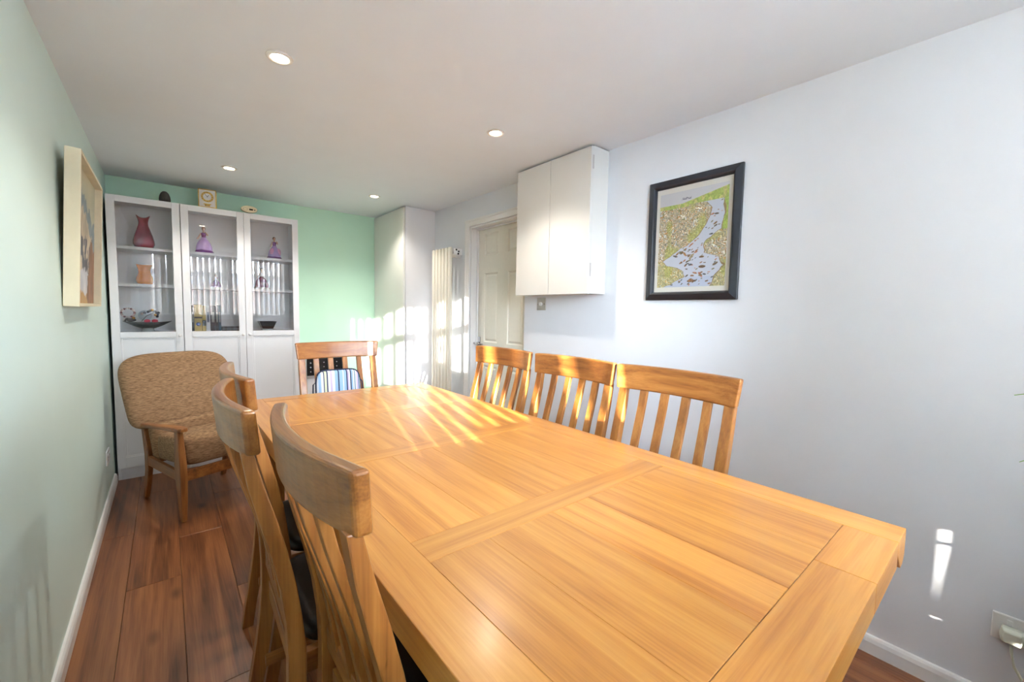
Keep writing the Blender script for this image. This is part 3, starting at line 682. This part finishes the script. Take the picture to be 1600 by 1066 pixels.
for ang, ln_ in [(math.radians(-38), .016), (math.radians(38), .024)]:
    hm = MB().box(-.0012, .0012, -.0005, .0005, -.004, ln_); Mx = Matrix.Translation((0, yy-.0022, zc)) @ Matrix.Rotation(-ang if ln_ < .02 else -ang*-1*-1, 4, 'Y'); hm.v = [tuple(Mx @ Vector(q)) for q in hm.v]; hm.build('hand', nm_m, ck)
pd = MB(); pd.box(-.024, .024, yy-.006, yy+.0005, .026, .032); pd.tube([(-.016, yy-.004, .020), (.016, yy-.004, .020)], .007, 10); pd.build('pendulum', gold, ck)
t = thing('digital_clock', 'small cream oval digital clock on top of the right cabinet', 'clock', (.546, 4.028, BZ+.0005), -.05)
MB().rings([[(.057*q*math.cos(2*PI*k_/32), y_, .028+.027*q*math.sin(2*PI*k_/32)+.001) for k_ in range(32)] for y_, q in [(-.012, .93), (-.009, 1), (.012, 1), (.014, .9)]], True).build('case', mat('cream_case', (226, 214, 180), .45, .03, 30), t)
bx(.000, .026, -.0128, -.0118, .021, .033).build('display', black, t); bx(.034, .042, -.0128, -.0118, .022, .030).build('button', nm_m, t)
ri = [[(-.026+r_*math.cos(2*PI*k_/24), y_, .027+.7*r_*math.sin(2*PI*k_/24)) for k_ in range(24)] for r_, y_ in [(.014, -.0119), (.016, -.0119), (.016, -.0128), (.014, -.0128)]]
MB().rings(ri, False, cap=False, closed=True).build('dial_ring', mat('ring_brown', (150, 120, 96), .5), t)

# ------------------------------------------------------------------ black fronted appliance behind the far chair
ap = thing('white_appliance', 'white appliance with a black control panel standing behind the end chair', 'appliance', (1.125, 4.14, 0))
bx(-.175, .175, -.13, .15, 0, .815).build('body', cab_white, ap, bevel=.008)
bx(-.172, .172, -.139, -.131, .655, .808).build('control_panel', black, ap, bevel=.003)
bx(-.172, .172, -.141, -.131, .628, .653).build('steel_strip', steel, ap, bevel=.002)
ik = mat('white_ink', (220, 222, 226), .5)
mk = MB()
for i in range(6):
    for j in range(3):
        x_ = -.14+i*.056; z_ = .69+j*.04
        mk.box(x_-.006, x_+.006, -.1396, -.1390, z_-.001, z_+.001); mk.box(x_-.001, x_+.001, -.1396, -.1390, z_-.006, z_+.006)
mk.build('panel_marks', ik, ap)

# ------------------------------------------------------------------ dining table
TX0, TX1, TY0, TY1, TZ = .278, 1.296, .130, 2.500, .780
tb = thing('dining_table', 'long extending oak dining table with plank top in the middle of the room', 'table', ((TX0+TX1)/2, (TY0+TY1)/2, 0))
cx, cy = (TX0+TX1)/2, (TY0+TY1)/2; hx, hy = (TX1-TX0)/2, (TY1-TY0)/2; rw = .096
prof = [(0, TZ), (rw, TZ), (rw, TZ-.03), (.045, TZ-.078), (.018, TZ-.078), (0, TZ-.060)]
for s in (-1, 1):
    MB().prism([(s*(hx-p[0]), p[1]) for p in prof], 'y', -hy, hy).build('side_rail', top_y, tb, bevel=.0016)
for s in (-1, 1):
    for a, b in ([(-hx+rw+.0006, hx-rw-.0006)] if s > 0 else [(-hx+rw+.0006, .190), (.1908, hx-rw-.0006)]):
        MB().prism([(s*(hy-p[0]), p[1]) for p in prof], 'x', a, b).build('end_board', top_x, tb, bevel=.0014)
xi = hx-rw-.0003
rails = [(.685, .768), (1.276, 1.354), (1.862, 1.945)]
for a, b in rails: bx(-xi, xi, a-cy, b-cy, TZ-.03, TZ-.0002).build('cross_rail', top_x, tb, bevel=.0008, seg=1)
edges = [TY0+rw+.0006, *[v for r in rails for v in r], TY1-rw-.0006]
splits = [[0, .17, .40, .56, .80, 1], [0, .22, .40, .62, .84, 1], [0, .16, .36, .60, .82, 1], [0, .2, .42, .6, .8, 1]]
for q in range(4):
    a, b = edges[2*q]+.0004, edges[2*q+1]-.0004
    for u, v in zip(splits[q], splits[q][1:]):
        bx(-xi+2*xi*u+.0002, -xi+2*xi*v-.0002, a-cy, b-cy, TZ-.028, TZ-.0006).build('board', top_y, tb, bevel=.0007, seg=1)
for s in (-1, 1):
    bx(s*(hx-.115)-.012, s*(hx-.115)+.012, -hy+.19, hy-.19, TZ-.17, TZ-.031).build('apron', top_y, tb, bevel=.002)
    bx(-hx+.19, hx-.19, s*(hy-.115)-.012, s*(hy-.115)+.012, TZ-.17, TZ-.031).build('apron', top_x, tb, bevel=.002)
    for s2 in (-1, 1):
        MB().sweep([((s*(hx-.125), s2*(hy-.125), z), (q, 0, 0), (0, q, 0)) for z, q in [(0, .036), (.45, .042), (.60, .048), (TZ-.031, .048)]]).build('leg', chair_z, tb, bevel=.004)

# ------------------------------------------------------------------ dining chairs
BACK = [(0, -.255), (.15, -.228), (.30, -.206), (.45, -.195), (.60, -.203), (.70, -.220), (.79, -.240), (.87, -.261), (.95, -.277), (1.05, -.286)]
def by(z): return lerp_tab(BACK, z)
def bys(z):  # smoothed
    return (by(max(0, z-.06))+2*by(z)+by(min(1.05, z+.06)))/4
RW, BOW = .243, .039
def bow(x): return -BOW*(1-(x/RW)**2)
def make_chair(label):
    t = thing('dining_chair', label, 'chair', (0, 0, 0), 0, 'oak dining chairs round the table')
    zt, zb = 1.052, .952
    # top rail: bowed board, rounded ends
    secs = []
    for i in range(17):
        x = -RW+2*RW*i/16; b = bow(x); zm = (zt+zb)/2
        c = Vector((x, bys(zm)+b+.004, zm)); 
        sh = .001*(abs(x)/RW)**10
        secs.append((c, Vector((0, .0135, 0)), Vector((.005*math.copysign((abs(x)/RW)**8, x), (bys(zt)-bys(zb))/2, (zt-zb)/2-sh))))
    MB().sweep(secs, smooth=False).build('top_rail', chair_x, t, bevel=.007, seg=3)
    for s in (-1, 1):
        zs = [0, .08, .16, .24, .32, .40, .48, .56, .64, .72, .80, .88, .96]
        xx = s*(RW-.030)
        secs = [((xx, bys(z)+(bow(xx)*max(0, (z-.45)/.5)), z), (.0185, 0, 0), (0, .0110 if z > .9 else .0145 if z > .85 else .0165 if z > .5 else .019, 0)) for z in zs]
        MB().sweep(secs).build('rear_leg', chair_z, t, bevel=.003)
    for i in range(4):
        xx = -.129+.086*i
        zs = [.515+.0625*k_ for k_ in range(8)]
        secs = [((xx, bys(z)+bow(xx)*max(0, (z-.50)/.45)*.9-.004*0, z), (.0150, 0, 0), (0, .0090, 0)) for z in zs]
        MB().sweep(secs).build('slat', chair_z, t, bevel=.002)
    bx(-RW+.049, RW-.049, -.207, -.185, .475, .530).build('lower_rail', chair_x, t, bevel=.003)
    # seat frame
    for s in (-1, 1):
        bx(s*.178-.011, s*.178+.011, -.178, .185, .385, .440).build('seat_rail', chair_y, t, bevel=.002)
        MB().sweep([((s*.175, .205, z), (q, 0, 0), (0, q, 0)) for z, q in [(0, .016), (.30, .021), (.440, .021)]]).build('front_leg', chair_z, t, bevel=.003)
    bx(-.153, .153, .194, .216, .385, .440).build('seat_rail', chair_x, t, bevel=.002)
    bx(-.166, .166, -.203, -.183, .385, .440).build('seat_rail', chair_x, t, bevel=.002)
    R = []
    for z, q in [(.441, .96), (.447, 1), (.470, 1), (.484, .97), (.491, .86), (.494, .5)]:
        R.append([(math.copysign(abs(math.cos(a))**.35, math.cos(a))*.190*q, .022+math.copysign(abs(math.sin(a))**.35, math.sin(a))*.196*q, z) for a in [2*PI*k_/40+.04 for k_ in range(40)]])
    MB().rings(R, True).build('seat_pad', leather, t)
    bx(-.164, .164, -.012, .010, .17, .195).build('stretcher', chair_x, t, bevel=.002)
    for s in (-1, 1): bx(s*.175-.010, s*.175+.010, -.215, .187, .17, .198).build('stretcher', chair_y, t, bevel=.002)
    return t
# right row: back faces +x -> local +Y points to -x : rz = +90deg
c0 = make_chair('oak slat-back dining chair on the wall side, nearest the camera')
Rz, Lz = PI/2, -PI/2
c0.location = (1.182, .812, 0); c0.rotation_euler = (0, 0, Rz)
for (x, y, rz, lab) in [(1.182, 1.318, Rz, 'oak slat-back dining chair on the wall side, middle of the three'),
                        (1.182, 1.848, Rz, 'oak slat-back dining chair on the wall side in front of the panelled door'),
                        (.471, .777, Lz, 'nearest of the left row of oak dining chairs, its back closest to the camera'),
                        (.412, 1.212, Lz-.03, 'middle of the left row of oak dining chairs, behind the nearest one'),
                        (.464, 1.655, Lz, 'farthest of the left row of oak dining chairs, beside the brown armchair'),
                        (.822, 2.425, PI-.03, 'oak dining chair at the far end of the table with a striped cushion'),
                        (.787, .166, 0.0, 'oak dining chair tucked under the near end of the table, bottom right corner')]:
    c = dup(c0); c.location = (x, y, 0); c.rotation_euler = (0, 0, rz); c['label'] = lab

# striped cushion on the far chair
def stripes():
    m = bpy.data.materials.new('striped_cotton'); m.use_nodes = True; t = m.node_tree; b = t.nodes['Principled BSDF']
    tc = t.nodes.new('ShaderNodeTexCoord'); sp = t.nodes.new('ShaderNodeSeparateXYZ'); t.links.new(tc.outputs['Object'], sp.inputs[0])
    mr = t.nodes.new('ShaderNodeMapRange'); mr.inputs['From Min'].default_value = -.13; mr.inputs['From Max'].default_value = .13; t.links.new(sp.outputs['X'], mr.inputs['Value'])
    r = t.nodes.new('ShaderNodeValToRGB'); r.color_ramp.interpolation = 'CONSTANT'; t.links.new(mr.outputs[0], r.inputs[0])
    W, N_, B, P, G, T = (222, 228, 238), (34, 52, 92), (150, 186, 222), (196, 184, 216), (206, 216, 190), (64, 120, 150)
    seq = [(0, W), (.04, B), (.10, W), (.15, N_), (.17, G), (.22, N_), (.25, W), (.30, P), (.34, W), (.40, B), (.47, N_), (.50, B), (.58, W), (.60, B), (.66, N_), (.685, P), (.72, W), (.745, N_), (.77, B), (.81, W), (.84, T), (.86, W), (.89, P), (.93, T), (.96, W)]
    e = r.color_ramp.elements; e[0].position = 0; e[0].color = (*L(seq[0][1]), 1); e[1].position = seq[1][0]; e[1].color = (*L(seq[1][1]), 1)
    for p, c in seq[2:]: k_ = e.new(p); k_.color = (*L(c), 1)
    t.links.new(r.outputs[0], b.inputs['Base Color']); b.inputs['Roughness'].default_value = .85; return m
cu = thing('striped_cushion', 'blue striped seat cushion propped against the back of the far end chair', 'cushion', (.800, 2.575, .496), -.03)
hw_, hh_ = .128, .40
def se(a, e): return math.copysign(abs(math.cos(a))**e, math.cos(a)), math.copysign(abs(math.sin(a))**e, math.sin(a))
R = []
for yy, q in [(-.020, .90), (-.016, .97), (0, 1.0), (.016, .97), (.020, .90)]:
    R.append([(hw_*q*se(2*PI*k_/48, .32)[0], yy, .195+.195*q*se(2*PI*k_/48, .32)[1]) for k_ in range(48)])
shear = lambda p: (p[0], p[1]+.14*p[2], p[2])
o = MB().rings([[shear(p) for p in r] for r in R], True).build('cushion_body', stripes(), cu)
pp = [(hw_*1.01*se(2*PI*k_/48, .32)[0], 0, .195+.197*se(2*PI*k_/48, .32)[1]) for k_ in range(49)]
MB().tube([shear(p) for p in pp], .005, 6).build('piping', cushion_piping, cu)
for s in (-1, 1): MB().tube([shear((s*hw_*.98, 0, .33)), shear((s*(hw_+.015), .004, .31)), shear((s*(hw_+.018), .006, .25))], .004, 6).build('tie', cushion_piping, cu)

# ------------------------------------------------------------------ armchair
def tweed():
    m = bpy.data.materials.new('brown_tweed'); m.use_nodes = True; t = m.node_tree; b = t.nodes['Principled BSDF']
    tc = t.nodes.new('ShaderNodeTexCoord'); mp = t.nodes.new('ShaderNodeMapping'); mp.inputs['Scale'].default_value = (40, 40, 300); t.links.new(tc.outputs['Object'], mp.inputs['Vector'])
    n = t.nodes.new('ShaderNodeTexNoise'); n.inputs['Scale'].default_value = 1; n.inputs['Detail'].default_value = 4; n.inputs['Distortion'].default_value = .3; t.links.new(mp.outputs[0], n.inputs['Vector'])
    r = t.nodes.new('ShaderNodeValToRGB'); t.links.new(n.outputs[0], r.inputs[0]); e = r.color_ramp.elements
    e[0].position = .33; e[0].color = (*L((112, 83, 57)), 1); e[1].position = .68; e[1].color = (*L((172, 136, 101)), 1)
    t.links.new(r.outputs[0], b.inputs['Base Color']); b.inputs['Roughness'].default_value = .9
    bp = t.nodes.new('ShaderNodeBump'); bp.inputs['Strength'].default_value = .5; bp.inputs['Distance'].default_value = .003; t.links.new(n.outputs[0], bp.inputs['Height']); t.links.new(bp.outputs[0], b.inputs['Normal'])
    return m
tw = tweed()
ac = thing('armchair', 'brown tweed armchair with wooden arms in front of the display cabinet', 'armchair', (.193, 3.379, 0), math.radians(201.7))
for s in (-1, 1):
    MB().sweep([((s*(.268+.004*0), .262+dy, z), (qx, 0, 0), (0, qy, 0)) for z, dy, qx, qy in [(.0, .012, .013, .016), (.12, .008, .017, .024), (.27, .0, .019, .036), (.34, -.003, .019, .036), (.45, -.010, .017, .028), (.533, -.014, .015, .022)]]).build('front_leg', arm_z, ac, bevel=.006, seg=2)
    MB().sweep([((s*.232, y_, z), (.014, 0, 0), (0, q, 0)) for z, y_, q in [(0, -.300, .015), (.10, -.268, .020), (.20, -.245, .024), (.30, -.245, .026), (.48, -.285, .018)]]).build('back_leg', arm_z, ac, bevel=.005, seg=2)
    MB().sweep([((s*x_, y_, z), (hw2, 0, 0), (0, 0, .011)) for y_, x_, z, hw2 in [(.315, .268, .549, .016), (.30, .268, .549, .027), (.24, .268, .547, .032), (.10, .268, .535, .027), (-.08, .262, .516, .022), (-.22, .255, .500, .020), (-.30, .25, .492, .015)]], smooth=False).build('armrest', arm_x, ac, bevel=.007, seg=3)
    MB().sweep([((s*x_, y_, .262), (.010, 0, 0), (0, 0, .030)) for y_, x_ in [(.236, .262), (-.222, .234)]]).build('side_rail', arm_x, ac, bevel=.003)
MB().sweep([((x_, .268, .268), (0, .011, 0), (0, 0, .032)) for x_ in (-.253, .253)]).build('front_rail', arm_x, ac, bevel=.003)
MB().sweep([((x_, -.235, .262), (0, .010, 0), (0, 0, .028)) for x_ in (-.218, .218)]).build('back_rail', arm_x, ac, bevel=.003)
def padded(w_, h_, th, z0, y_at, ex=.45, wt=1.0, top_in=0.0, exb=None):
    R = []
    for q, k_ in [(-1, .84), (-.85, .93), (-.5, .99), (0, 1), (.5, .99), (.85, .93), (1, .84)]:
        ring = []
        for i in range(56):
            a = 2*PI*i/56; c, s_ = se(a, ex if math.sin(a) > 0 or exb is None else exb); z = h_/2*s_*k_; x = w_/2*c*k_*(1-top_in*(.5-.5*s_))
            Z = z0+h_/2+z; ring.append((x, y_at(Z)+q*th/2, Z))
        R.append(ring)
    m_ = MB().rings(R, True)
    return m_
def backy(z): return -.215-(z-.45)*.34
mb = padded(.665, .475, .115, .462, lambda z: backy(z)-.035, .50, top_in=.06, exb=.24); mb.build('back_cushion', tw, ac, subsurf=1)
mb = padded(.462, .24, .10, .262, lambda z: backy(z)-.005, .25); mb.build('lower_back', tw, ac)
# seat cushion
R = []
for z, q in [(.300, .93), (.312, .985), (.35, 1.0), (.40, 1.0), (.445, .985), (.458, .93), (.464, .75), (.467, .3)]:
    R.append([(.250*q*se(2*PI*k_/48+.03, .3)[0]*(1-.10*(.5-.5*se(2*PI*k_/48+.03, .3)[1])), .045+.235*q*se(2*PI*k_/48+.03, .3)[1], z+.02*se(2*PI*k_/48+.03, .3)[1]) for k_ in range(48)])
MB().rings(R, True).build('seat_cushion', tw, ac)

# ------------------------------------------------------------------ plant at the right edge
leaf_m = mat('leaf_green', (120, 176, 70), .45, .25, 30); pot_m = mat('terracotta', (170, 96, 66), .8, .1, 20)
ps = thing('plant_stand', 'small wooden stand for the spider plant beside the white wall', 'stand', (1.58, -.36, 0))
bx(-.14, .14, -.14, .14, .62, .65).build('stand_top', chair_x, ps, bevel=.004)
for sx_ in (-1, 1):
    for sy_ in (-1, 1): bx(sx_*.11-.015, sx_*.11+.015, sy_*.11-.015, sy_*.11+.015, 0, .62).build('leg', chair_z, ps, bevel=.003)
sp_ = thing('spider_plant', 'spider plant whose green leaf tips reach in at the right edge', 'plant', (1.58, -.36, .651))
MB().lathe([(.07, 0), (.09, .13), (.098, .13), (.098, .15), (.088, .15), (.082, .135), (.001, .13)], n=24).build('pot', pot_m, sp_)
def leaf(base, mid, tip, wd):
    A, B, C_ = map(Vector, (base, mid, tip)); vs = []; N_ = 10
    for i in range(N_+1):
        t = i/N_; p = A*(1-t)**2+2*B*t*(1-t)+C_*t*t; d = (2*(B-A)*(1-t)+2*(C_-B)*t).normalized(); sd = d.cross(Vector((0, 0, 1))).normalized()
        w_ = wd*(1-t)**.6*(.5+.5*min(1, t*4))+.0006; vs += [p-sd*w_+Vector((0, 0, w_*.4)), p, p+sd*w_+Vector((0, 0, w_*.4))]
    fs = []
    for i in range(N_):
        for j in range(2): fs.append((3*i+j, 3*i+j+1, 3*i+3+j+1, 3*i+3+j))
    o = MB().add(vs, fs, True).build('leaf', leaf_m, sp_)
    so_ = o.modifiers.new('thick', 'SOLIDIFY'); so_.thickness = .0012
b0 = (0, 0, .14)
leaf(b0, (-.02, .15, .52), (1.80*0-.02, .352, .432), .008)
leaf(b0, (.05, .18, .40), (.05, .333, .258), .008)
for i in range(16):
    a = 2*PI*i/16+.2; 
    if -.1 < math.sin(a)-.75 : continue
    r_ = rnd.uniform(.18, .26); leaf(b0, (.5*r_*math.cos(a)*.8, .5*r_*math.sin(a)*.8, rnd.uniform(.35, .5)), (min(.19, r_*math.cos(a)), r_*math.sin(a), rnd.uniform(.1, .32)), .008)
